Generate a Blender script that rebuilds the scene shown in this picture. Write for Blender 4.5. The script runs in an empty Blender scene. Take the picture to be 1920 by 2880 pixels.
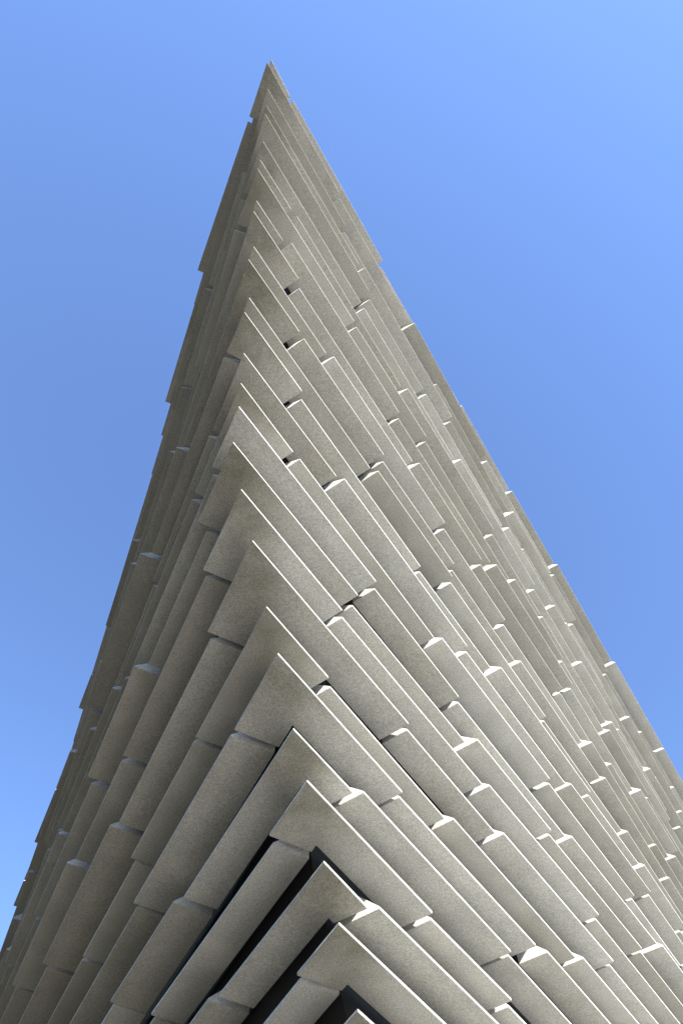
import bpy, bmesh, math, random
from mathutils import Vector

# ------------------------------------------------------------------ camera, sky, sun, exposure
scene = bpy.context.scene
col = scene.collection
EYE = 1.6
cam_data = bpy.data.cameras.new('camera')
cam_data.sensor_fit = 'VERTICAL'
cam_data.sensor_height = 36.0
cam_data.lens = 24.0
cam_data.clip_start = 0.05
cam_data.clip_end = 6000.0
cam = bpy.data.objects.new('camera', cam_data)
col.objects.link(cam)
cam.location = (0.0, 0.0, EYE)
cam.rotation_euler = (math.radians(90 + 66), 0.0, 0.0)
scene.camera = cam

SUN_AZ, SUN_EL = 154.0, 37.0            # clockwise from +Y, degrees
world = bpy.data.worlds.new('World')
scene.world = world
world.use_nodes = True
wn = world.node_tree
sky = wn.nodes.new('ShaderNodeTexSky')
sky.sky_type = 'NISHITA'
sky.sun_disc = False
sky.sun_elevation = math.radians(SUN_EL)
sky.sun_rotation = math.radians(SUN_AZ)
sky.altitude = 0
sky.air_density = 1.0
sky.dust_density = 0.15
sky.ozone_density = 6.0
bg = wn.nodes['Background']
bg.inputs['Strength'].default_value = 0.079
hsv = wn.nodes.new('ShaderNodeHueSaturation')      # the deep blue of the clear day
hsv.inputs['Saturation'].default_value = 1.0
hsv.inputs['Hue'].default_value = 0.505
wn.links.new(sky.outputs['Color'], hsv.inputs['Color'])
wn.links.new(hsv.outputs['Color'], bg.inputs['Color'])

sun_data = bpy.data.lights.new('sun', 'SUN')
sun_data.energy = 5.0
sun_data.angle = math.radians(0.53)
sun_data.color = (1.0, 0.965, 0.91)
sun = bpy.data.objects.new('sun', sun_data)
col.objects.link(sun)
a, e = math.radians(SUN_AZ), math.radians(SUN_EL)
to_sun = Vector((math.sin(a) * math.cos(e), math.cos(a) * math.cos(e), math.sin(e)))
sun.rotation_euler = to_sun.to_track_quat('Z', 'Y').to_euler()

scene.view_settings.view_transform = 'Standard'
scene.view_settings.look = 'None'
scene.view_settings.gamma = 1.0
scene.view_settings.use_curve_mapping = False
scene.view_settings.exposure = 2.25
scene.cycles.max_bounces = 8
scene.cycles.diffuse_bounces = 5
scene.cycles.caustics_reflective = False

# ------------------------------------------------------------------ materials
def new_mat(name):
    m = bpy.data.materials.new(name)
    m.use_nodes = True
    return m, m.node_tree, m.node_tree.nodes['Principled BSDF']

def noise(nt, coord, scale, detail=3.0, rough=0.6, dist=0.0):
    n = nt.nodes.new('ShaderNodeTexNoise')
    n.inputs['Scale'].default_value = scale
    n.inputs['Detail'].default_value = detail
    n.inputs['Roughness'].default_value = rough
    n.inputs['Distortion'].default_value = dist
    nt.links.new(coord, n.inputs['Vector'])
    return n.outputs['Fac']

def ramp(nt, fac, stops):
    r = nt.nodes.new('ShaderNodeValToRGB')
    els = r.color_ramp.elements
    while len(els) < len(stops):
        els.new(0.5)
    for el, (p, c) in zip(els, stops):
        el.position = p
        el.color = (c[0], c[1], c[2], 1) if isinstance(c, tuple) else (c, c, c, 1)
    nt.links.new(fac, r.inputs['Fac'])
    return r.outputs['Color']

def mix(nt, mode, fac, a, b):
    m = nt.nodes.new('ShaderNodeMix')
    m.data_type = 'RGBA'
    m.blend_type = mode
    for sock, val in ((m.inputs[0], fac), (m.inputs[6], a), (m.inputs[7], b)):
        if hasattr(val, 'links'):
            nt.links.new(val, sock)
        else:
            sock.default_value = val
    return m.outputs[2]

def concrete_material(name, tip_tone=False, gain=None):
    m, nt, b = new_mat(name)
    geo = nt.nodes.new('ShaderNodeNewGeometry')
    pos = geo.outputs['Position']
    att = nt.nodes.new('ShaderNodeAttribute')
    att.attribute_name = 'tone'
    sep = nt.nodes.new('ShaderNodeSeparateColor')
    nt.links.new(att.outputs['Color'], sep.inputs['Color'])
    # each casting samples its own piece of the noise field
    off = nt.nodes.new('ShaderNodeVectorMath')
    off.operation = 'MULTIPLY_ADD'
    nt.links.new(att.outputs['Color'], off.inputs[0])
    off.inputs[1].default_value = (37.0, 53.0, 71.0)
    nt.links.new(pos, off.inputs[2])
    p2 = off.outputs['Vector']
    batch = ramp(nt, sep.outputs['Red'], [(0.0, (.252, .246, .219)), (0.35, (.290, .284, .256)),
                                          (0.7, (.322, .317, .291)), (1.0, (.348, .344, .320))])
    # soft clouding from the casting and weather
    cl = ramp(nt, noise(nt, p2, 1.4, 3, .55, .3), [(.28, .91), (.72, 1.08)])
    c = mix(nt, 'MULTIPLY', 1.0, batch, cl)
    warm = ramp(nt, noise(nt, p2, 0.9, 4, .6, .6), [(.54, 0.0), (.78, .4)])
    c = mix(nt, 'MULTIPLY', warm, c, (1.06, .98, .88, 1))
    green = ramp(nt, noise(nt, p2, 1.1, 4, .65, .4), [(.60, 0.0), (.78, .55)])
    c = mix(nt, 'MULTIPLY', green, c, (.80, .82, .70, 1))
    # exposed aggregate: fine speckle at several sizes
    sp = ramp(nt, noise(nt, pos, 48, 3, .8), [(.34, .66), (.50, 1.0), (.66, 1.34)])
    c = mix(nt, 'MULTIPLY', 1.0, c, sp)
    sp2 = ramp(nt, noise(nt, pos, 15, 3, .7), [(.32, .95), (.68, 1.05)])
    c = mix(nt, 'MULTIPLY', 1.0, c, sp2)
    dark = ramp(nt, noise(nt, pos, 75, 1, .5), [(.66, 1.0), (.74, .55)])
    c = mix(nt, 'MULTIPLY', 0.7, c, dark)
    # a few dark weather blotches
    bl = ramp(nt, noise(nt, p2, 0.55, 5, .7, .8), [(.63, 1.0), (.82, .76)])
    c = mix(nt, 'MULTIPLY', 1.0, c, bl)
    if gain:           # smoother, paler cement face of the moulded edges
        c = mix(nt, 'MULTIPLY', 1.0, c, gain)
    if tip_tone:      # patchy olive brown tone, darkest round the corner panel's tip (object origin)
        tc = nt.nodes.new('ShaderNodeTexCoord')
        ln = nt.nodes.new('ShaderNodeVectorMath')
        ln.operation = 'LENGTH'
        nt.links.new(tc.outputs['Object'], ln.inputs[0])
        near = nt.nodes.new('ShaderNodeMapRange')
        near.interpolation_type = 'SMOOTHERSTEP'
        near.inputs['From Min'].default_value = 0.15
        near.inputs['From Max'].default_value = 1.5
        near.inputs['To Min'].default_value = 1.0
        near.inputs['To Max'].default_value = 0.0
        nt.links.new(ln.outputs['Value'], near.inputs['Value'])
        patch = ramp(nt, noise(nt, p2, 1.6, 5, .65, .5), [(.30, .35), (.62, 1.0)])
        amt = nt.nodes.new('ShaderNodeMath')
        amt.operation = 'MULTIPLY'
        nt.links.new(near.outputs['Result'], amt.inputs[0])
        nt.links.new(patch, amt.inputs[1])
        c = mix(nt, 'MULTIPLY', amt.outputs[0], c, (.53, .515, .45, 1))
    nt.links.new(c, b.inputs['Base Color'])
    b.inputs['Roughness'].default_value = 0.92
    b.inputs['Specular IOR Level'].default_value = 0.25
    bmp = nt.nodes.new('ShaderNodeBump')
    bmp.inputs['Strength'].default_value = 0.35
    bmp.inputs['Distance'].default_value = 0.004
    nt.links.new(noise(nt, pos, 60, 4, .7), bmp.inputs['Height'])
    nt.links.new(bmp.outputs['Normal'], b.inputs['Normal'])
    return m

def wall_material():
    m, nt, b = new_mat('dark_wall_membrane')
    geo = nt.nodes.new('ShaderNodeNewGeometry')
    c = ramp(nt, noise(nt, geo.outputs['Position'], 2.0, 5, .6), [(.3, (.006, .006, .008)), (.8, (.014, .014, .017))])
    nt.links.new(c, b.inputs['Base Color'])
    b.inputs['Roughness'].default_value = 0.6
    return m

def paving_material():
    m, nt, b = new_mat('pale_paving')
    geo = nt.nodes.new('ShaderNodeNewGeometry')
    br = nt.nodes.new('ShaderNodeTexBrick')
    br.inputs['Scale'].default_value = 1.0
    br.inputs['Brick Width'].default_value = 0.9
    br.inputs['Row Height'].default_value = 0.45
    br.inputs['Mortar Size'].default_value = 0.006
    br.inputs['Color1'].default_value = (.32, .315, .295, 1)
    br.inputs['Color2'].default_value = (.38, .373, .35, 1)
    br.inputs['Mortar'].default_value = (.16, .15, .14, 1)
    nt.links.new(geo.outputs['Position'], br.inputs['Vector'])
    v = ramp(nt, noise(nt, geo.outputs['Position'], 6, 6, .7), [(.3, .86), (.7, 1.1)])
    nt.links.new(mix(nt, 'MULTIPLY', 1.0, br.outputs['Color'], v), b.inputs['Base Color'])
    b.inputs['Roughness'].default_value = 0.85
    return m

CONCRETE = concrete_material('precast_concrete')
CORNER_CONCRETE = concrete_material('precast_concrete_corner', True)
EDGE_CONCRETE = concrete_material('moulded_concrete_edge', False, (1.2, 1.19, 1.21, 1))
DARK = wall_material()
PAVING = paving_material()
ASPHALT, at_, ab_ = new_mat('grey_asphalt')
at_.links.new(ramp(at_, noise(at_, at_.nodes.new('ShaderNodeNewGeometry').outputs['Position'], 3.0, 8, .7),
                   [(.3, (.085, .085, .082)), (.7, (.125, .125, .12))]), ab_.inputs['Base Color'])
ab_.inputs['Roughness'].default_value = 0.9
WATER, wt, wb = new_mat('river_water')
wb.inputs['Base Color'].default_value = (.060, .053, .038, 1)
wb.inputs['Roughness'].default_value = 0.15
wb.inputs['IOR'].default_value = 1.33
wbump = wt.nodes.new('ShaderNodeBump')
wbump.inputs['Strength'].default_value = 0.5
wbump.inputs['Distance'].default_value = 0.1
wt.links.new(noise(wt, wt.nodes.new('ShaderNodeNewGeometry').outputs['Position'], 1.3, 4, .6), wbump.inputs['Height'])
wt.links.new(wbump.outputs['Normal'], wb.inputs['Normal'])

# ------------------------------------------------------------------ ground
def mesh_object(name, bm, mat, parent=None, origin=None):
    if origin is not None:
        bmesh.ops.translate(bm, verts=bm.verts, vec=(-origin[0], -origin[1], -origin[2]))
    me = bpy.data.meshes.new(name)
    bm.to_mesh(me)
    bm.free()
    me.materials.append(mat)
    o = bpy.data.objects.new(name, me)
    col.objects.link(o)
    if origin is not None:
        o.location = origin
    if parent:
        o.parent = parent
    return o

def slab(name, pts, z0, z1, mat):
    bm = bmesh.new()
    lo = [bm.verts.new((x, y, z0)) for x, y in pts]
    hi = [bm.verts.new((x, y, z1)) for x, y in pts]
    n = len(pts)
    bm.faces.new(hi)
    bm.faces.new(list(reversed(lo)))
    for i in range(n):
        j = (i + 1) % n
        bm.faces.new((lo[i], lo[j], hi[j], hi[i]))
    bmesh.ops.recalc_face_normals(bm, faces=bm.faces)
    o = mesh_object(name, bm, mat)
    o['kind'] = 'structure'
    return o

QUAY_X = -0.5            # paving ends at an unseen quay, placed so dark water weakens left-hand bounce
slab('ground', [(QUAY_X - 0.4, -1500), (1500, -1500), (1500, 1500), (QUAY_X - 0.4, 1500)], -3.0, -0.12, ASPHALT)  # out of view; dark surround keeps bounced light low on the upper panels
slab('paving', [(QUAY_X, -10), (24, -10), (24, 60), (QUAY_X, 60)], -0.3, 0.0, PAVING)  # out of view; pale area sized to bounce sun onto the right-hand undersides
slab('quay_edge', [(QUAY_X - 0.5, -400), (QUAY_X - 0.003, -400), (QUAY_X - 0.003, 60), (QUAY_X - 0.5, 60)], -0.4, 0.10, CONCRETE)
bm = bmesh.new()
bmesh.ops.create_grid(bm, x_segments=4, y_segments=4, size=1500)
bmesh.ops.translate(bm, verts=bm.verts, vec=(0, 0, -1.4))
water = mesh_object('water', bm, WATER)  # out of view; added dark so the left undersides get little bounced light
water['kind'] = 'structure'

# ------------------------------------------------------------------ the building
# Every course of the facade in plan (metres, camera standing at x = y = 0): the tip of its corner panel,
# the corner panel's two legs (azimuth, length), then the straight panels of the two walls
# (x, y of the outer corner nearest the prow, azimuth, length).
ROWS = {
 -8: ((1.524, 11.642), (-28.0, 1.148), (34.0, 2.788),
  [(0.893, 12.718, -28.0, 2.649), (-0.481, 15.098, -28.0, 2.649), (-1.747, 17.536, -28.0, 2.649), (-2.998, 19.983, -28.0, 3.961), (-4.891, 23.574, -28.0, 3.961), (-6.807, 27.152, -28.0, 2.649), (-8.217, 29.512, -28.0, 2.649), (-9.369, 32.012, -28.0, 2.649), (-10.739, 34.394, -28.0, 2.649), (-11.991, 36.84, -28.0, 2.649), (-13.394, 39.204, -28.0, 3.961)],
  [(3.209, 13.986, 34.0, 2.649), (4.771, 16.245, 34.0, 3.961), (7.06, 19.597, 34.0, 3.961), (9.348, 22.951, 34.0, 2.649), (11.021, 25.133, 34.0, 3.961), (13.287, 28.501, 34.0, 2.649), (14.806, 30.791, 34.0, 2.649), (16.386, 33.038, 34.0, 3.961)]),
 -7: ((1.309, 11.075), (-28.0, 1.148), (34.0, 2.788),
  [(0.697, 12.161, -28.0, 3.961), (-1.242, 15.727, -28.0, 2.649), (-2.46, 18.191, -28.0, 3.961), (-4.57, 21.665, -28.0, 2.649), (-5.783, 24.132, -28.0, 2.649), (-7.102, 26.541, -28.0, 3.961), (-9.007, 30.126, -28.0, 2.649), (-10.229, 32.588, -28.0, 2.649), (-11.683, 34.925, -28.0, 3.961), (-13.474, 38.571, -28.0, 2.649), (-14.795, 40.979, -28.0, 2.649)],
  [(2.955, 13.446, 34.0, 2.649), (4.602, 15.648, 34.0, 3.961), (6.776, 19.079, 34.0, 3.961), (9.063, 22.432, 34.0, 3.961), (11.538, 25.656, 34.0, 3.961), (13.787, 29.036, 34.0, 2.649), (15.418, 31.248, 34.0, 3.961)]),
 -6: ((1.186, 10.701), (-28.0, 1.148), (34.0, 2.788),
  [(0.552, 11.776, -28.0, 3.961), (-1.313, 15.382, -28.0, 2.649), (-2.587, 17.815, -28.0, 3.961), (-4.637, 21.322, -28.0, 3.961), (-6.499, 24.929, -28.0, 2.649), (-7.764, 27.368, -28.0, 2.649), (-9.092, 29.772, -28.0, 2.649), (-10.399, 32.189, -28.0, 3.961), (-12.269, 35.792, -28.0, 3.961), (-14.378, 39.266, -28.0, 2.649)],
  [(2.796, 13.097, 34.0, 3.961), (5.123, 16.423, 34.0, 2.649), (6.69, 18.679, 34.0, 2.649), (8.323, 20.89, 34.0, 3.961), (10.636, 24.225, 34.0, 3.961), (12.949, 27.561, 34.0, 3.961), (15.248, 30.906, 34.0, 3.961)]),
 -5: ((0.975, 10.103), (-28.0, 1.148), (34.0, 2.788),
  [(0.397, 11.208, -28.0, 2.649), (-0.87, 13.645, -28.0, 3.961), (-2.933, 17.145, -28.0, 2.649), (-4.224, 19.569, -28.0, 2.649), (-5.394, 22.059, -28.0, 2.649), (-6.839, 24.401, -28.0, 2.649), (-8.11, 26.836, -28.0, 3.961), (-9.938, 30.462, -28.0, 3.961), (-11.975, 33.976, -28.0, 3.961), (-13.792, 37.607, -28.0, 2.649), (-15.103, 40.021, -28.0, 2.649)],
  [(2.735, 12.395, 34.0, 3.961), (4.999, 15.765, 34.0, 3.961), (7.347, 19.076, 34.0, 2.649), (8.742, 21.451, 34.0, 2.649), (10.441, 23.616, 34.0, 3.961), (12.747, 26.957, 34.0, 2.649), (14.214, 29.281, 34.0, 2.649), (15.864, 31.481, 34.0, 3.961)]),
 -4: ((0.848, 9.761), (-28.0, 1.148), (34.0, 2.788),
  [(0.163, 10.807, -28.0, 3.961), (-1.62, 14.457, -28.0, 3.961), (-3.645, 17.977, -28.0, 2.649), (-4.936, 20.402, -28.0, 2.649), (-6.125, 22.881, -28.0, 2.649), (-7.504, 25.259, -28.0, 2.649), (-8.888, 27.634, -28.0, 3.961), (-10.859, 31.182, -28.0, 2.649), (-12.139, 33.613, -28.0, 3.961), (-14.088, 37.173, -28.0, 2.649), (-15.387, 39.594, -28.0, 3.961)],
  [(2.552, 12.092, 34.0, 3.961), (4.839, 15.446, 34.0, 3.961), (7.139, 18.79, 34.0, 3.961), (9.499, 22.093, 34.0, 3.961), (11.656, 25.536, 34.0, 3.961), (14.081, 28.795, 34.0, 2.649), (15.561, 31.111, 34.0, 3.961)]),
 -3: ((0.64, 9.131), (-28.0, 2.788), (34.0, 1.148),
  [(-0.693, 11.691, -28.0, 3.961), (-2.696, 15.223, -28.0, 2.649), (-4.068, 17.604, -28.0, 2.649), (-5.39, 20.012, -28.0, 2.649), (-6.541, 22.512, -28.0, 2.649), (-7.848, 24.928, -28.0, 2.649), (-9.15, 27.347, -28.0, 3.961), (-11.207, 30.849, -28.0, 2.649), (-12.489, 33.279, -28.0, 2.649), (-13.655, 35.771, -28.0, 3.961), (-15.748, 39.254, -28.0, 3.961)],
  [(1.425, 10.104, 34.0, 3.961), (3.685, 13.476, 34.0, 3.961), (5.965, 16.834, 34.0, 2.649), (7.621, 19.029, 34.0, 3.961), (9.898, 22.39, 34.0, 2.649), (11.419, 24.677, 34.0, 2.649), (13.061, 26.882, 34.0, 2.649), (14.469, 29.248, 34.0, 3.961)]),
 -2: ((0.511, 8.82), (-28.0, 1.148), (34.0, 1.148),
  [(-0.193, 9.857, -28.0, 3.961), (-1.98, 13.505, -28.0, 3.961), (-3.965, 17.046, -28.0, 3.961), (-5.856, 20.637, -28.0, 2.649), (-7.208, 23.029, -28.0, 2.649), (-8.529, 25.438, -28.0, 2.649), (-9.821, 27.862, -28.0, 3.961), (-11.633, 31.497, -28.0, 2.649), (-13.11, 33.822, -28.0, 2.649), (-14.407, 36.243, -28.0, 3.961)],
  [(1.182, 9.871, 34.0, 2.649), (2.881, 12.037, 34.0, 2.649), (4.326, 14.377, 34.0, 3.961), (6.711, 17.663, 34.0, 3.961), (8.97, 21.036, 34.0, 3.961), (11.231, 24.407, 34.0, 3.961), (13.601, 27.703, 34.0, 3.961), (15.83, 31.096, 34.0, 3.961)]),
 -1: ((0.306, 8.159), (-28.0, 2.788), (34.0, 1.148),
  [(-1.158, 10.649, -28.0, 2.649), (-2.503, 13.045, -28.0, 3.961), (-4.378, 16.645, -28.0, 2.649), (-5.654, 19.078, -28.0, 2.649), (-6.982, 21.482, -28.0, 3.961), (-8.801, 25.113, -28.0, 2.649), (-10.239, 27.458, -28.0, 3.961), (-12.156, 31.037, -28.0, 3.961), (-14.104, 34.598, -28.0, 2.649), (-15.228, 37.112, -28.0, 2.649)],
  [(1.133, 9.102, 34.0, 2.649), (2.591, 11.434, 34.0, 2.649), (4.166, 13.684, 34.0, 3.961), (6.541, 16.977, 34.0, 3.961), (8.83, 20.329, 34.0, 2.649), (10.414, 22.574, 34.0, 2.649), (11.835, 24.931, 34.0, 2.649), (13.428, 27.169, 34.0, 2.649), (15.025, 29.405, 34.0, 2.649)]),
 0: ((0.173, 7.88), (-28.3, 2.706), (34.6, 2.706),
  [(-1.127, 10.364, -28.5, 3.961), (-3.124, 13.899, -28.6, 2.649), (-4.426, 16.318, -28.2, 2.649), (-5.656, 18.776, -28.6, 2.649), (-7.031, 21.155, -28.6, 3.961), (-8.955, 24.729, -28.7, 2.649), (-10.258, 27.148, -28.0, 3.961), (-12.11, 30.761, -28.4, 2.649), (-13.484, 33.141, -28.4, 2.649), (-14.714, 35.598, -28.5, 3.961)],
  [(1.806, 10.16, 34.3, 3.961), (4.152, 13.473, 34.3, 3.961), (6.294, 16.926, 34.5, 3.961), (8.599, 20.267, 34.4, 3.961), (11.026, 23.525, 34.4, 2.649), (12.464, 25.87, 34.4, 3.961), (14.89, 29.127, 34.8, 3.961)]),
 1: ((-0.028, 7.186), (-29.0, 1), (35.1, 4.018),
  [(-0.479, 8.161, -28.3, 3.961), (-2.404, 11.735, -28.5, 3.961), (-4.328, 15.309, -28.6, 2.649), (-5.702, 17.689, -28.3, 3.961), (-7.627, 21.263, -28.1, 3.961), (-9.551, 24.837, -28.7, 3.961), (-11.475, 28.41, -27.9, 3.961), (-13.443, 31.961, -28.0, 2.649), (-14.572, 34.473, -28.5, 2.649), (-16.048, 36.798, -28.5, 3.961)],
  [(2.228, 10.631, 34.2, 3.961), (4.654, 13.888, 34.6, 2.649), (6.255, 16.121, 34.8, 2.649), (7.707, 18.457, 34.3, 3.961), (10.119, 21.723, 34.4, 3.961), (12.424, 25.065, 34.8, 3.961), (14.621, 28.48, 34.9, 3.961)]),
 2: ((-0.202, 6.835), (-29.4, 2.813), (33.4, 0.928),
  [(-1.723, 9.361, -28.3, 3.961), (-3.498, 13.015, -28.7, 3.961), (-5.48, 16.558, -28.2, 3.961), (-7.52, 20.07, -28.2, 2.649), (-8.649, 22.582, -28.6, 3.961), (-10.703, 26.086, -28.1, 2.649), (-11.934, 28.543, -28.3, 3.961), (-13.973, 32.055, -28.4, 3.961), (-15.782, 35.691, -28.4, 3.961)],
  [(0.45, 7.61, 35.5, 3.977), (2.806, 10.936, 34.7, 3.961), (5.07, 14.305, 34.7, 3.961), (7.253, 17.73, 34.6, 3.961), (9.68, 20.987, 35.0, 3.961), (11.863, 24.412, 34.6, 2.649), (13.585, 26.562, 34.9, 3.961)]),
 3: ((-0.4, 6.106), (-28.9, 0.997), (34.8, 2.774),
  [(-0.839, 7.128, -28.9, 3.89), (-2.685, 10.628, -27.9, 3.961), (-4.539, 14.239, -27.5, 2.649), (-5.824, 16.667, -27.9, 3.961), (-7.897, 20.162, -28.1, 3.961), (-9.68, 23.811, -28.0, 2.649), (-11.081, 26.178, -27.7, 2.649), (-12.323, 28.628, -27.6, 2.649), (-13.536, 31.095, -27.8, 2.649), (-14.893, 33.484, -28.0, 2.649), (-16.222, 35.889, -28.2, 3.961)],
  [(1.17, 8.506, 35.8, 2.099), (2.368, 10.352, 34.6, 3.961), (4.809, 13.6, 34.9, 2.649), (6.261, 15.936, 34.2, 3.961), (8.633, 19.23, 34.4, 3.961), (10.87, 22.618, 34.5, 3.961), (13.175, 25.959, 34.5, 3.961)]),
 4: ((-0.583, 5.768), (-28.3, 3.391), (35.3, 1.26),
  [(-2.339, 8.845, -28.0, 2.53), (-3.483, 11.145, -27.5, 3.961), (-5.36, 14.744, -27.8, 3.961), (-7.161, 18.383, -27.4, 3.961), (-9.034, 21.983, -27.4, 3.961), (-11.024, 25.524, -27.2, 3.961), (-12.723, 29.215, -27.8, 3.961), (-14.596, 32.816, -27.5, 2.649), (-15.922, 35.223, -27.9, 3.961)],
  [(0.28, 6.796, 35.1, 3.809), (2.444, 10.002, 34.6, 3.961), (4.686, 13.386, 34.2, 2.649), (6.245, 15.647, 34.8, 2.649), (7.751, 17.946, 34.9, 3.961), (10.218, 21.175, 34.7, 2.649), (11.778, 23.436, 34.9, 2.649), (13.176, 25.809, 34.4, 3.961)]),
 5: ((-0.784, 5.021), (-27.1, 1.343), (35.2, 2.805),
  [(-1.447, 6.31, -27.4, 3.628), (-3.079, 9.633, -27.1, 3.961), (-4.996, 13.211, -27.1, 2.649), (-6.29, 15.635, -26.8, 3.961), (-7.963, 19.338, -27.0, 3.961), (-9.942, 22.885, -26.7, 3.961), (-11.834, 26.477, -27.4, 3.961), (-13.565, 30.15, -27.2, 2.649), (-14.815, 32.596, -26.9, 3.961)],
  [(0.793, 7.4, 35.7, 3.834), (3.229, 10.666, 34.6, 3.961), (5.413, 14.09, 34.4, 2.649), (6.973, 16.352, 34.3, 3.961), (9.44, 19.581, 34.5, 2.649), (10.999, 21.842, 34.4, 3.961), (13.304, 25.183, 34.3, 3.961)]),
 6: ((-0.958, 4.653), (-27.0, 2.391), (35.2, 1.364),
  [(-2.067, 6.856, -27.0, 2.603), (-3.197, 9.264, -27.1, 2.545), (-4.384, 11.625, -26.7, 2.649), (-5.736, 14.02, -26.4, 3.961), (-7.441, 17.706, -26.5, 3.961), (-9.205, 21.363, -26.5, 2.649), (-10.57, 23.751, -26.6, 2.649), (-11.803, 26.206, -26.3, 3.961), (-13.669, 29.811, -26.6, 2.649), (-14.903, 32.265, -27.0, 3.961)],
  [(-0.153, 5.923, 34.9, 2.952), (1.678, 8.363, 35.3, 3.92), (4.081, 11.583, 34.6, 3.961), (6.339, 14.957, 34.4, 3.961), (8.576, 18.344, 34.2, 3.961), (10.827, 21.723, 34.6, 3.961), (13.294, 24.952, 34.6, 3.961)]),
 7: ((-1.157, 3.956), (-26.3, 1.565), (35.4, 3.715),
  [(-1.819, 5.481, -26.4, 3.92), (-3.709, 9.055, -26.3, 3.821), (-5.349, 12.608, -26.3, 3.961), (-7.089, 16.276, -26.6, 2.649), (-8.363, 18.711, -26.4, 2.649), (-9.653, 21.138, -26.5, 3.961), (-11.317, 24.843, -26.2, 3.961), (-13.245, 28.417, -26.0, 3.961), (-14.968, 32.093, -26.5, 3.961)],
  [(0.976, 7.095, 35.2, 2.596), (2.62, 9.236, 35.6, 3.933), (4.852, 12.538, 34.6, 2.649), (6.422, 14.792, 34.3, 3.961), (8.66, 18.179, 34.7, 3.961), (10.964, 21.52, 34.4, 2.649), (12.524, 23.782, 34.7, 3.961)]),
 8: ((-1.34, 3.433), (-26.4, 1.364), (35.5, 2.327),
  [(-1.918, 4.759, -25.8, 3.665), (-3.554, 8.171, -26.0, 2.501), (-4.816, 10.509, -25.6, 3.776), (-6.381, 13.985, -25.9, 3.961), (-8.152, 17.637, -26.0, 3.961), (-9.997, 21.254, -25.8, 3.961), (-11.812, 24.885, -25.5, 2.649), (-13.01, 27.357, -25.5, 3.961), (-14.736, 31.031, -25.9, 3.961)],
  [(0.008, 5.447, 35.5, 3.969), (2.439, 8.708, 35.8, 3.909), (4.694, 12.002, 34.6, 3.961), (6.876, 15.427, 34.8, 2.649), (8.49, 17.651, 34.7, 3.961), (10.795, 20.992, 34.7, 2.649), (12.422, 23.207, 34.9, 2.649), (14.023, 25.44, 34.9, 2.649)]),
 9: ((-1.487, 2.934), (-25.7, 1.341), (35.5, 2.994),
  [(-1.958, 4.292, -25.4, 2.593), (-3.295, 6.674, -25.3, 2.57), (-4.356, 9.167, -25.5, 3.763), (-5.962, 12.679, -25.5, 3.961), (-7.818, 16.291, -25.4, 3.961), (-9.429, 20.019, -25.3, 3.961), (-11.233, 23.656, -25.3, 3.961), (-12.919, 27.349, -25.7, 3.961), (-14.663, 31.014, -25.6, 3.961)],
  [(0.168, 5.553, 35.5, 3.286), (2.292, 8.188, 35.4, 2.59), (3.774, 10.413, 35.4, 3.884), (6.009, 13.677, 34.6, 2.649), (7.58, 15.93, 34.3, 3.961), (9.926, 19.243, 34.8, 2.649), (11.445, 21.532, 34.5, 2.649), (12.883, 23.877, 34.3, 3.961)]),
 10: ((-1.452, 2.566), (-26.4, 1.008), (35.1, 3.481),
  [(-1.895, 3.602, -25.1, 3.977), (-3.657, 7.278, -25.1, 3.95), (-5.408, 10.928, -25.1, 4.23), (-7.16, 14.887, -25.1, 3.961), (-8.944, 18.534, -25.4, 3.961), (-10.529, 22.274, -24.7, 3.961), (-12.381, 25.888, -25.0, 2.649), (-13.47, 28.412, -24.9, 2.649), (-14.752, 30.845, -24.7, 2.649), (-15.736, 33.417, -25.0, 2.649)],
  [(0.529, 5.547, 34.8, 2.613), (2.014, 7.809, 35.3, 3.921), (4.422, 11.034, 35.3, 3.813), (6.772, 14.224, 34.2, 3.961), (9.032, 17.596, 34.4, 3.961), (11.272, 20.98, 33.8, 2.649), (12.749, 23.299, 34.4, 3.961)]),
 11: ((-1.477, 2.35), (-25.3, 1.928), (34.6, 1.295),
  [(-2.359, 4.209, -24.6, 3.971), (-4.112, 7.883, -24.6, 3.778), (-5.686, 11.425, -24.6, 3.961), (-7.449, 15.082, -24.6, 3.961), (-9.141, 18.771, -24.8, 3.961), (-10.655, 22.543, -24.7, 3.961), (-12.482, 26.171, -24.3, 3.961), (-14.174, 29.86, -24.3, 3.961), (-15.733, 33.611, -24.9, 3.961)],
  [(-0.641, 3.531, 34.4, 3.971), (1.748, 6.825, 35.0, 3.945), (4.01, 10.179, 34.8, 3.859), (6.18, 13.448, 33.8, 2.649), (7.602, 15.801, 33.8, 3.961), (9.86, 19.174, 34.1, 3.961), (12.064, 22.584, 33.7, 3.961)]),
 12: ((-1.478, 2.004), (-24.8, 1.342), (34.9, 2.443),
  [(-2.101, 3.313, -24.2, 2.894), (-3.297, 6.056, -24.2, 3.471), (-4.886, 9.255, -24.2, 3.497), (-6.292, 12.565, -24.2, 3.961), (-8.023, 16.237, -24.4, 2.649), (-9.031, 18.796, -24.6, 3.961), (-10.772, 22.463, -24.4, 2.649), (-11.945, 24.948, -24.2, 2.649), (-12.953, 27.507, -24.4, 3.961), (-14.694, 31.174, -24.0, 2.649)],
  [(0.052, 4.05, 34.4, 3.983), (2.294, 7.463, 34.9, 3.92), (4.66, 10.693, 34.6, 3.889), (6.844, 13.996, 33.4, 2.649), (8.184, 16.403, 33.2, 3.961), (10.528, 19.719, 33.7, 3.961), (12.653, 23.18, 33.7, 2.649)]),
 13: ((-1.499, 1.472), (-27.7, 0.695), (34.7, 1.508),
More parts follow.
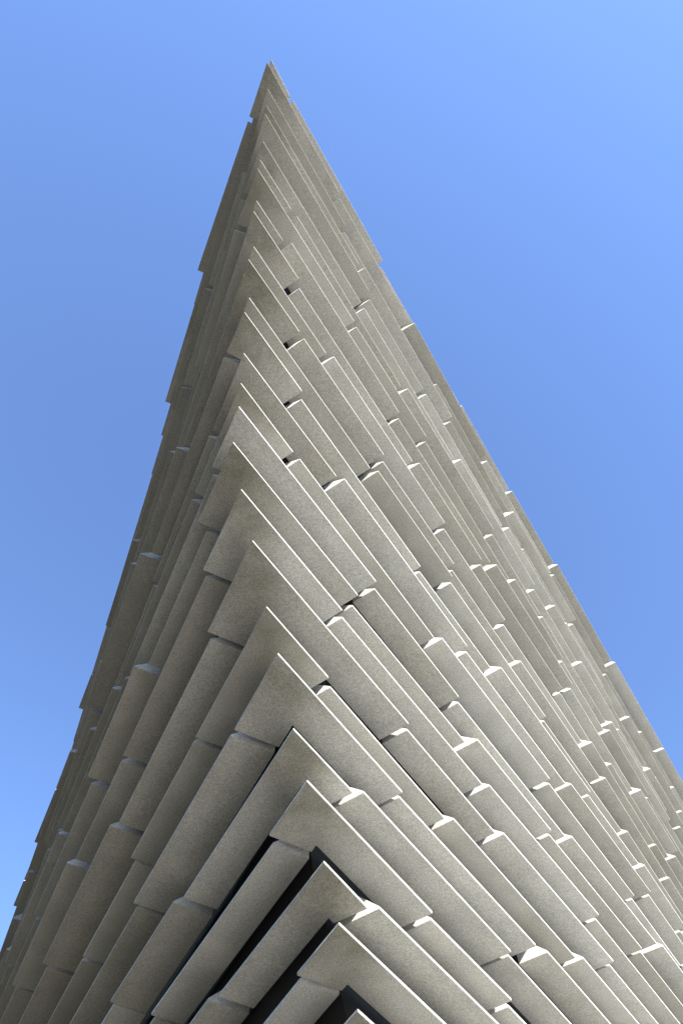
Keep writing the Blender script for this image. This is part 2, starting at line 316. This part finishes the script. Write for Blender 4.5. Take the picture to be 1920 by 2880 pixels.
  [(-1.869, 2.166, -23.8, 3.817), (-3.613, 5.676, -23.8, 3.73), (-5.02, 9.239, -23.8, 3.961), (-6.532, 13.009, -23.7, 2.649), (-7.822, 15.442, -23.4, 2.649), (-8.752, 18.034, -24.1, 3.961), (-10.572, 21.668, -23.8, 3.961), (-12.092, 25.434, -24.2, 2.649), (-13.142, 27.973, -24.0, 2.649), (-14.312, 30.459, -23.7, 2.649), (-15.362, 32.998, -24.2, 3.961)],
  [(-0.655, 2.852, 34.0, 3.737), (1.422, 6.054, 34.7, 2.589), (3.109, 8.181, 34.3, 3.929), (5.295, 11.525, 34.7, 2.529), (6.881, 13.658, 33.0, 2.495), (8.151, 15.925, 33.0, 3.961), (10.31, 19.363, 33.2, 2.649), (11.738, 21.711, 33.3, 3.961)]),
 14: ((-1.479, 1.312), (-25.0, 3.208), (34.3, 3.533),
  [(-2.788, 4.354, -23.4, 2.733), (-4.094, 6.874, -23.4, 4.165), (-5.874, 10.749, -23.4, 3.961), (-7.449, 14.49, -23.8, 3.961), (-9.063, 18.215, -23.0, 3.961), (-10.631, 21.959, -23.4, 2.649), (-11.648, 24.512, -23.3, 3.961), (-13.337, 28.204, -23.7, 3.961), (-14.996, 31.909, -23.1, 3.961)],
  [(0.654, 4.282, 34.2, 2.597), (2.091, 6.567, 34.3, 3.925), (4.283, 9.926, 34.1, 3.875), (6.599, 13.162, 32.6, 3.961), (8.65, 16.669, 32.7, 2.649), (10.006, 19.062, 32.2, 3.961), (12.248, 22.447, 32.4, 2.649), (13.797, 24.717, 32.9, 3.961)]),
 15: ((-1.522, 0.765), (-23.0, 3.46), (34.7, 1.419),
  [(-3.013, 3.997, -23.0, 3.888), (-4.547, 7.676, -23.0, 3.961), (-6.142, 11.409, -23.0, 3.961), (-7.774, 15.125, -23.2, 3.961), (-9.241, 18.912, -22.9, 3.961), (-10.768, 22.674, -22.7, 3.961), (-12.355, 26.409, -22.9, 3.961), (-14.002, 30.12, -22.7, 3.961)],
  [(-0.642, 2.046, 34.1, 2.539), (0.765, 4.279, 34.2, 2.594), (2.195, 6.568, 33.9, 2.608), (3.786, 8.756, 33.7, 3.908), (6.084, 12.022, 32.2, 3.831), (8.202, 15.333, 32.2, 3.961), (10.251, 18.839, 32.6, 3.961), (12.373, 22.3, 32.4, 3.961)]),
 16: ((-1.484, 0.593), (-22.6, 2.706), (33.9, 2.164),
  [(-2.608, 3.163, -22.3, 3.961), (-4.093, 6.941, -22.3, 2.649), (-5.149, 9.477, -22.3, 3.961), (-6.649, 13.249, -22.4, 2.649), (-7.766, 15.76, -22.8, 3.961), (-9.403, 19.475, -22.5, 2.649), (-10.459, 22.011, -22.2, 2.649), (-11.439, 24.578, -22.4, 3.961), (-12.939, 28.351, -22.3, 3.961), (-14.5, 32.098, -22.5, 2.649)],
  [(-0.139, 2.449, 33.7, 3.977), (2.056, 5.892, 33.7, 2.591), (3.472, 8.17, 33.4, 3.88), (5.844, 11.411, 32.2, 3.87), (7.972, 14.76, 32.2, 3.961), (9.985, 18.289, 31.8, 3.961), (12.079, 21.767, 31.9, 2.649), (13.487, 24.127, 31.9, 3.961)]),
 17: ((-1.514, 0.05), (-22.2, 4.649), (34.0, 1.335),
  [(-3.405, 4.406, -22.2, 2.649), (-4.486, 6.932, -22.2, 2.649), (-5.524, 9.475, -22.0, 3.961), (-6.876, 13.307, -22.5, 3.961), (-8.471, 17.04, -22.4, 3.961), (-10.005, 20.798, -21.9, 3.961), (-11.615, 24.525, -22.3, 2.649), (-12.517, 27.124, -21.9, 2.649), (-13.691, 29.612, -22.5, 3.961)],
  [(-0.758, 1.323, 33.4, 3.964), (1.56, 4.662, 33.1, 2.61), (2.969, 6.973, 33.6, 3.934), (5.108, 10.374, 32.2, 2.568), (6.656, 12.551, 32.2, 3.829), (8.89, 15.786, 32.2, 3.961), (10.959, 19.279, 31.9, 2.649), (12.312, 21.674, 32.1, 3.961)]),
 18: ((-1.514, -0.125), (-21.8, 2.706), (34.0, 0.805),
  [(-2.464, 2.515, -21.4, 3.961), (-4.154, 6.211, -22.1, 2.649), (-5.174, 8.761, -21.9, 3.961), (-6.681, 12.53, -21.6, 3.961), (-8.006, 16.372, -21.6, 3.961), (-9.696, 20.067, -22.0, 2.649), (-10.671, 22.636, -21.7, 3.961), (-12.041, 26.46, -21.8, 3.961), (-13.548, 30.229, -22.1, 2.649)],
  [(-0.908, 0.58, 33.0, 3.797), (1.149, 3.888, 33.1, 3.94), (3.441, 7.239, 33.1, 3.915), (5.55, 10.648, 32.2, 3.886), (7.825, 13.924, 32.2, 2.649), (9.03, 16.412, 31.8, 3.961), (11.318, 19.768, 32.5, 3.961), (13.481, 23.202, 32.6, 2.649)]),
 19: ((-1.521, -0.655), (-25.0, 1.015), (33.3, 3.228),
  [(-2.002, 0.37, -20.6, 2.742), (-2.932, 3.068, -21.8, 3.961), (-4.519, 6.805, -22.0, 3.961), (-6.026, 10.574, -21.8, 2.649), (-6.97, 13.155, -21.6, 3.961), (-8.554, 16.893, -22.0, 2.649), (-9.437, 19.499, -21.8, 3.961), (-11.005, 23.243, -21.8, 3.961), (-12.451, 27.036, -21.5, 3.961), (-14.02, 30.781, -21.4, 2.649)],
  [(0.296, 2.156, 33.5, 2.711), (1.782, 4.538, 32.2, 3.946), (4.04, 7.895, 32.2, 2.597), (5.429, 10.205, 32.2, 2.544), (6.947, 12.372, 32.2, 2.649), (8.358, 14.73, 32.3, 3.961), (10.396, 18.243, 32.1, 2.649), (11.915, 20.533, 32.3, 3.961)]),
 20: ((-1.521, -0.833), (-21.8, 2.706), (33.1, 1.022),
  [(-2.471, 1.807, -21.6, 3.961), (-4.04, 5.551, -21.8, 2.649), (-4.999, 8.126, -22.0, 3.961), (-6.567, 11.871, -21.7, 3.961), (-8.014, 15.664, -21.5, 3.961), (-9.704, 19.359, -22.2, 3.961), (-11.165, 23.146, -22.1, 3.961), (-12.536, 26.97, -21.6, 3.961), (-14.18, 30.684, -22.0, 3.961)],
  [(-0.855, 0.143, 32.5, 3.942), (1.41, 3.516, 32.7, 3.941), (3.519, 6.974, 32.2, 2.581), (4.965, 9.23, 32.2, 3.893), (7.209, 12.534, 32.2, 4.215), (9.324, 16.299, 32.2, 3.961), (11.439, 19.764, 32.3, 2.649), (12.972, 22.045, 32.5, 3.961)]),
 21: ((-1.504, -1.177), (-25.2, 0.986), (32.6, 3.549),
  [(-1.988, -0.165, -21.8, 3.961), (-3.507, 3.599, -21.8, 3.961), (-5.06, 7.35, -22.1, 2.649), (-6.034, 9.919, -21.7, 2.649), (-6.978, 12.5, -21.8, 2.649), (-7.938, 15.075, -21.6, 2.649), (-9.019, 17.601, -21.9, 3.961), (-10.465, 21.394, -21.4, 3.961), (-12.109, 25.108, -21.8, 2.649), (-13.13, 27.658, -22.1, 2.649), (-14.013, 30.264, -21.7, 2.649)],
  [(0.478, 1.922, 32.2, 3.956), (2.744, 5.286, 32.1, 3.933), (4.823, 8.742, 32.2, 2.568), (6.33, 10.944, 32.2, 2.549), (7.686, 13.219, 32.2, 3.631), (9.552, 16.451, 32.2, 2.649), (11.004, 18.782, 32.0, 3.961), (13.112, 22.252, 32.6, 2.649)]),
 22: ((-1.488, -1.687), (-21.8, 2.706), (32.1, 3.958),
  [(-2.286, 1.014, -21.8, 2.649), (-3.306, 3.565, -21.4, 2.649), (-4.38, 6.094, -21.4, 3.961), (-5.94, 9.841, -21.8, 2.649), (-6.961, 12.392, -21.7, 3.961), (-8.415, 16.182, -22.1, 2.649), (-9.435, 18.733, -21.5, 3.961), (-10.995, 22.48, -21.8, 2.649), (-11.962, 25.052, -21.5, 3.961), (-13.416, 28.842, -21.5, 3.961)],
  [(0.609, 1.806, 32.5, 2.326), (1.932, 3.883, 31.7, 3.903), (4.153, 7.257, 32.2, 2.569), (5.579, 9.511, 32.2, 3.798), (7.505, 12.902, 32.2, 2.643), (9.109, 15.132, 32.2, 2.649), (10.488, 17.51, 31.9, 3.961), (12.817, 20.84, 32.4, 3.961)]),
 23: ((-1.511, -1.896), (-21.8, 1.214), (32.1, 3.573),
  [(-2.037, -0.693, -21.8, 2.412), (-3.035, 1.611, -21.8, 2.804), (-4.008, 4.347, -21.8, 2.772), (-5.036, 7.027, -21.8, 4.002), (-6.521, 10.849, -21.8, 3.961), (-7.967, 14.642, -21.7, 3.961), (-9.368, 18.454, -21.9, 3.961), (-10.929, 22.201, -22.0, 2.649), (-11.949, 24.751, -21.8, 3.961), (-13.403, 28.541, -22.1, 3.961)],
  [(0.518, 1.186, 32.2, 3.986), (2.612, 4.675, 31.6, 3.941), (4.739, 8.106, 32.2, 2.576), (6.155, 10.375, 32.2, 2.552), (7.491, 12.666, 32.2, 3.839), (9.641, 15.965, 32.2, 3.961), (11.81, 19.396, 31.9, 2.649), (13.343, 21.677, 31.8, 3.961)]),
 24: ((-1.509, -2.239), (-21.8, 1.788), (31.7, 3.027),
  [(-2.346, -0.542, -21.8, 3.51), (-3.519, 2.875, -21.8, 3.592), (-4.866, 6.31, -21.8, 3.1), (-6.016, 9.294, -21.8, 3.345), (-7.318, 12.482, -24.7, 1.34), (-7.782, 13.887, -21.8, 3.1), (-8.932, 16.871, -21.8, 2.71), (-10.104, 19.427, -25.7, 1.883), (-10.942, 21.177, -25.4, 1.39), (-11.3, 22.637, -22.0, 3.961), (-12.807, 26.406, -21.9, 3.961)],
  [(0.062, 0.484, 32.2, 3.968), (2.299, 3.881, 31.5, 3.931), (4.499, 7.266, 32.2, 3.921), (6.531, 10.737, 32.2, 3.848), (8.685, 14.044, 32.2, 4.445), (11.046, 17.926, 32.2, 3.961), (13.344, 21.276, 32.6, 3.961)]),
 25: ((-1.549, -2.777), (-23.4, 1.071), (31.3, 2.869),
  [(-2.008, -1.704, -23.9, 3.309), (-3.246, 1.49, -21.8, 3.182), (-4.244, 4.624, -21.8, 2.936), (-5.325, 7.459, -21.8, 3.51), (-6.619, 10.827, -21.8, 2.69), (-7.654, 13.416, -21.8, 2.539), (-8.663, 15.853, -24.5, 1.76), (-9.408, 17.497, -25.2, 2.651), (-10.349, 20.11, -21.8, 3.961), (-11.872, 23.872, -21.6, 3.961), (-13.273, 27.684, -21.8, 3.961)],
  [(-0.039, -0.196, 32.2, 3.154), (1.752, 2.52, 31.2, 3.897), (3.788, 6.032, 32.2, 3.932), (5.968, 9.422, 31.6, 3.899), (7.978, 12.85, 32.2, 2.55), (9.434, 15.062, 32.2, 2.649), (10.905, 17.383, 32.1, 3.961), (13.234, 20.713, 32.3, 3.961)]),
 26: ((-1.508, -2.916), (-21.8, 1.87), (29.6, 0.814),
  [(-2.299, -1.113, -21.8, 3.51), (-3.487, 2.298, -21.8, 3.428), (-4.72, 5.602, -21.8, 4.494), (-6.403, 9.875, -21.8, 3.961), (-7.758, 13.705, -21.5, 2.649), (-8.831, 16.234, -21.8, 2.649), (-9.745, 18.827, -21.7, 2.649), (-10.818, 21.356, -22.0, 2.649), (-11.892, 23.885, -21.5, 3.961), (-13.399, 27.654, -22.1, 2.649)],
  [(-1.054, -2.151, 31.7, 3.884), (0.946, 1.297, 32.2, 3.925), (3.118, 4.684, 31.8, 2.757), (4.669, 7.081, 32.4, 2.649), (6.202, 9.362, 31.9, 3.961), (8.407, 12.771, 32.2, 3.961), (10.57, 16.205, 32.1, 3.961), (12.691, 19.666, 32.5, 2.649)]),
}
Z0 = EYE + 4.51          # underside of course 0
DZ = 0.492               # height of a course
LIP = 0.037              # height of its thin front edge
TOPH = 0.285             # height of its back

def direction(az):
    t = math.radians(az)
    return Vector((math.sin(t), math.cos(t)))

def section(w):
    """(distance inward, height) of the wedge section: flat underside, thin lip, top rising inward."""
    run = (TOPH - LIP) / 0.87
    if run > w - 0.05:
        run = w - 0.05
    return [(0, 0), (w, 0), (w, TOPH), (run, TOPH), (0, LIP)]

def inward_points(path, side, *ds):
    """offset an open plan path towards the building, by one distance per leg (side +1: inward is left of travel)."""
    n = len(path)
    if len(ds) < n - 1:
        ds = [ds[0]] * (n - 1)
    dirs = [(path[i + 1] - path[i]).normalized() for i in range(n - 1)]
    nor = [Vector((-t.y, t.x)) * side for t in dirs]
    out = [path[0] + nor[0] * ds[0]]
    for i in range(1, n - 1):                    # where the two offset lines cross
        p, q = path[i] + nor[i - 1] * ds[i - 1], path[i] + nor[i] * ds[i]
        u, v = dirs[i - 1], dirs[i]
        k = ((q.x - p.x) * v.y - (q.y - p.y) * v.x) / (u.x * v.y - u.y * v.x)
        out.append(p + u * k)
    out.append(path[-1] + nor[-1] * ds[-1])
    return out

def panel_bm(path, side, z, w, rng, bevel=0.009, w2=None):
    bm = bmesh.new()
    sec = section(w)
    sec2 = section(w2 or w)
    rings = []
    cols = [inward_points(path, side, s[0], s2[0]) for s, s2 in zip(sec, sec2)]
    for i in range(len(path)):
        rings.append([bm.verts.new((cols[j][i].x, cols[j][i].y, z + sec[j][1])) for j in range(len(sec))])
    m = len(sec)
    for i in range(len(path) - 1):
        for j in range(m):
            k = (j + 1) % m
            f = bm.faces.new((rings[i][j], rings[i][k], rings[i + 1][k], rings[i + 1][j]))
            if j == m - 1:
                f.material_index = 1        # the thin moulded front edge
    for ring in (rings[0], list(reversed(rings[-1]))):
        bm.faces.new(ring).material_index = 1
    bmesh.ops.recalc_face_normals(bm, faces=bm.faces)
    bmesh.ops.bevel(bm, geom=[e for e in bm.edges], offset=bevel, segments=2, profile=0.6, affect='EDGES')
    lay = bm.verts.layers.float_color.new('tone')
    t = (rng.random(), rng.random(), rng.random(), 1.0)
    for v in bm.verts:
        v[lay] = t
    return bm

# a rough measure of how large each panel shows in the photograph, to choose which ones are parts of their own
TH = math.radians(66)
def project(x, y, z):
    dy, dz = y, z - EYE
    depth = dy * math.cos(TH) + dz * math.sin(TH)
    up = -dy * math.sin(TH) + dz * math.cos(TH)
    if depth < 0.1:
        return None
    return (960 + 1920 * x / depth, 1440 - 1920 * up / depth)

def shown_area(path, side, z, w):
    inner = inward_points(path, side, w, w)
    poly = [project(p.x, p.y, z) for p in path] + [project(p.x, p.y, z) for p in reversed(inner)]
    if any(p is None for p in poly):
        return 0.0
    cx = sum(p[0] for p in poly) / len(poly)
    cy = sum(p[1] for p in poly) / len(poly)
    xs = [min(1920, max(0, p[0])) for p in poly]
    ys = [min(2880, max(0, p[1])) for p in poly]
    s = 0
    for i in range(len(poly)):
        j = (i + 1) % len(poly)
        s += xs[i] * ys[j] - xs[j] * ys[i]
    return abs(s) / 2

building = bpy.data.objects.new('museum_building', None)
building.location = (0, 0, 0)
col.objects.link(building)
building['label'] = 'sharp prow of a museum clad in overlapping courses of rough grey precast concrete panels'
building['category'] = 'building'

rng = random.Random(11)
panels = []
for k in sorted(ROWS):
    (ax, ay), (laz, ll), (raz, rl), left, right = ROWS[k]
    z = Z0 + k * DZ
    A = Vector((ax, ay))
    odd = k % 2
    half = math.tan(math.radians((raz - laz) / 2))
    lim = 0.94 * min(ll, rl) * half
    wl, wr = min(0.64 if odd else 0.505, lim), min(0.52 if odd else 0.48, lim)
    path = [A + direction(laz) * ll, A, A + direction(raz) * rl]
    corner_bm = panel_bm(path, 1, z, wl, rng, 0.009, wr)
    o = mesh_object('corner_panel', corner_bm, CORNER_CONCRETE if odd or k < 10 else CONCRETE, building, (A.x, A.y, z))
    o.data.materials.append(EDGE_CONCRETE)
    for side, items, end, eaz in ((-1, left, path[0], laz), (1, right, path[2], raz)):
        ww = wl if side < 0 else wr                              # the backs of the panels line up, so one that stands out is deeper
        for (x, y, az, ln) in items:
            P = Vector((x, y))
            pth = [P, P + direction(az) * ln]
            out = direction(eaz)
            out = Vector((out.y, -out.x)) * side
            lo, mid, hi = (0.49, 0.57, 0.66) if side < 0 else (0.42, 0.49, 0.60)
            ww = min(hi, max(lo, ww + (P - end).dot(out)))
            ww += 0.15 * (mid - ww)
            end, eaz = pth[1], az
            area = shown_area(pth, side, z, ww)
            panels.append((area * (1.0 if k < 9 else 0.6 if k < 18 else 0.35), pth, side, z, ww))
order = sorted(range(len(panels)), key=lambda i: -panels[i][0])
own = set(order[:100])
rest = bmesh.new()
rest.verts.layers.float_color.new('tone')
tmp = bpy.data.meshes.new('tmp')
for i, (ar, pth, side, z, ww) in enumerate(panels):
    bm = panel_bm(pth, side, z, ww, rng)
    if i in own:
        mesh_object('cladding_panel', bm, CONCRETE, building, (pth[0].x, pth[0].y, z)).data.materials.append(EDGE_CONCRETE)
    else:
        bm.to_mesh(tmp)
        bm.free()
        rest.from_mesh(tmp)
r = mesh_object('cladding_panel', rest, CONCRETE, building)
r.data.materials.append(EDGE_CONCRETE)
r['kind'] = 'stuff'
r['label'] = 'remaining smaller concrete panels far along both walls'
bpy.data.meshes.remove(tmp)

# dark wall behind the panels, leaning with them
bm = bmesh.new()
loops = []
ks = sorted(ROWS)
def wall_loop(k, z):
    lo = max(ks[0], min(ks[-1] - 1, k))
    acc = []
    for kk in (lo, lo + 1) if k < ks[-1] else (ks[-1] - 1, ks[-1]):
        (ax, ay), (laz, ll), (raz, rl), left, right = ROWS[kk]
        A = Vector((ax, ay))
        le = Vector(left[-1][:2]) + direction(left[-1][2]) * left[-1][3]
        re = Vector(right[-1][:2]) + direction(right[-1][2]) * right[-1][3]
        lu = direction(laz if ll > 1.0 else left[0][2]); ru = direction(raz)
        acc.append((A, le, re))
    A = (acc[0][0] + acc[1][0]) / 2
    le = (acc[0][1] + acc[1][1]) / 2
    re = (acc[0][2] + acc[1][2]) / 2
    pts = inward_points([le, A, re], 1, 0.86, 0.86)
    return [bm.verts.new((p.x, p.y, z)) for p in pts]
levels = [(ks[0], -1.6)] + [(k, Z0 + k * DZ + DZ / 2) for k in ks]
for k, z in levels:
    loops.append(wall_loop(k, z))
for a_, b_ in zip(loops, loops[1:]):
    for i in range(3):
        j = (i + 1) % 3
        bm.faces.new((a_[i], a_[j], b_[j], b_[i]))
bm.faces.new(loops[0])
bm.faces.new(list(reversed(loops[-1])))
bmesh.ops.recalc_face_normals(bm, faces=bm.faces)
mesh_object('wall', bm, DARK, building)
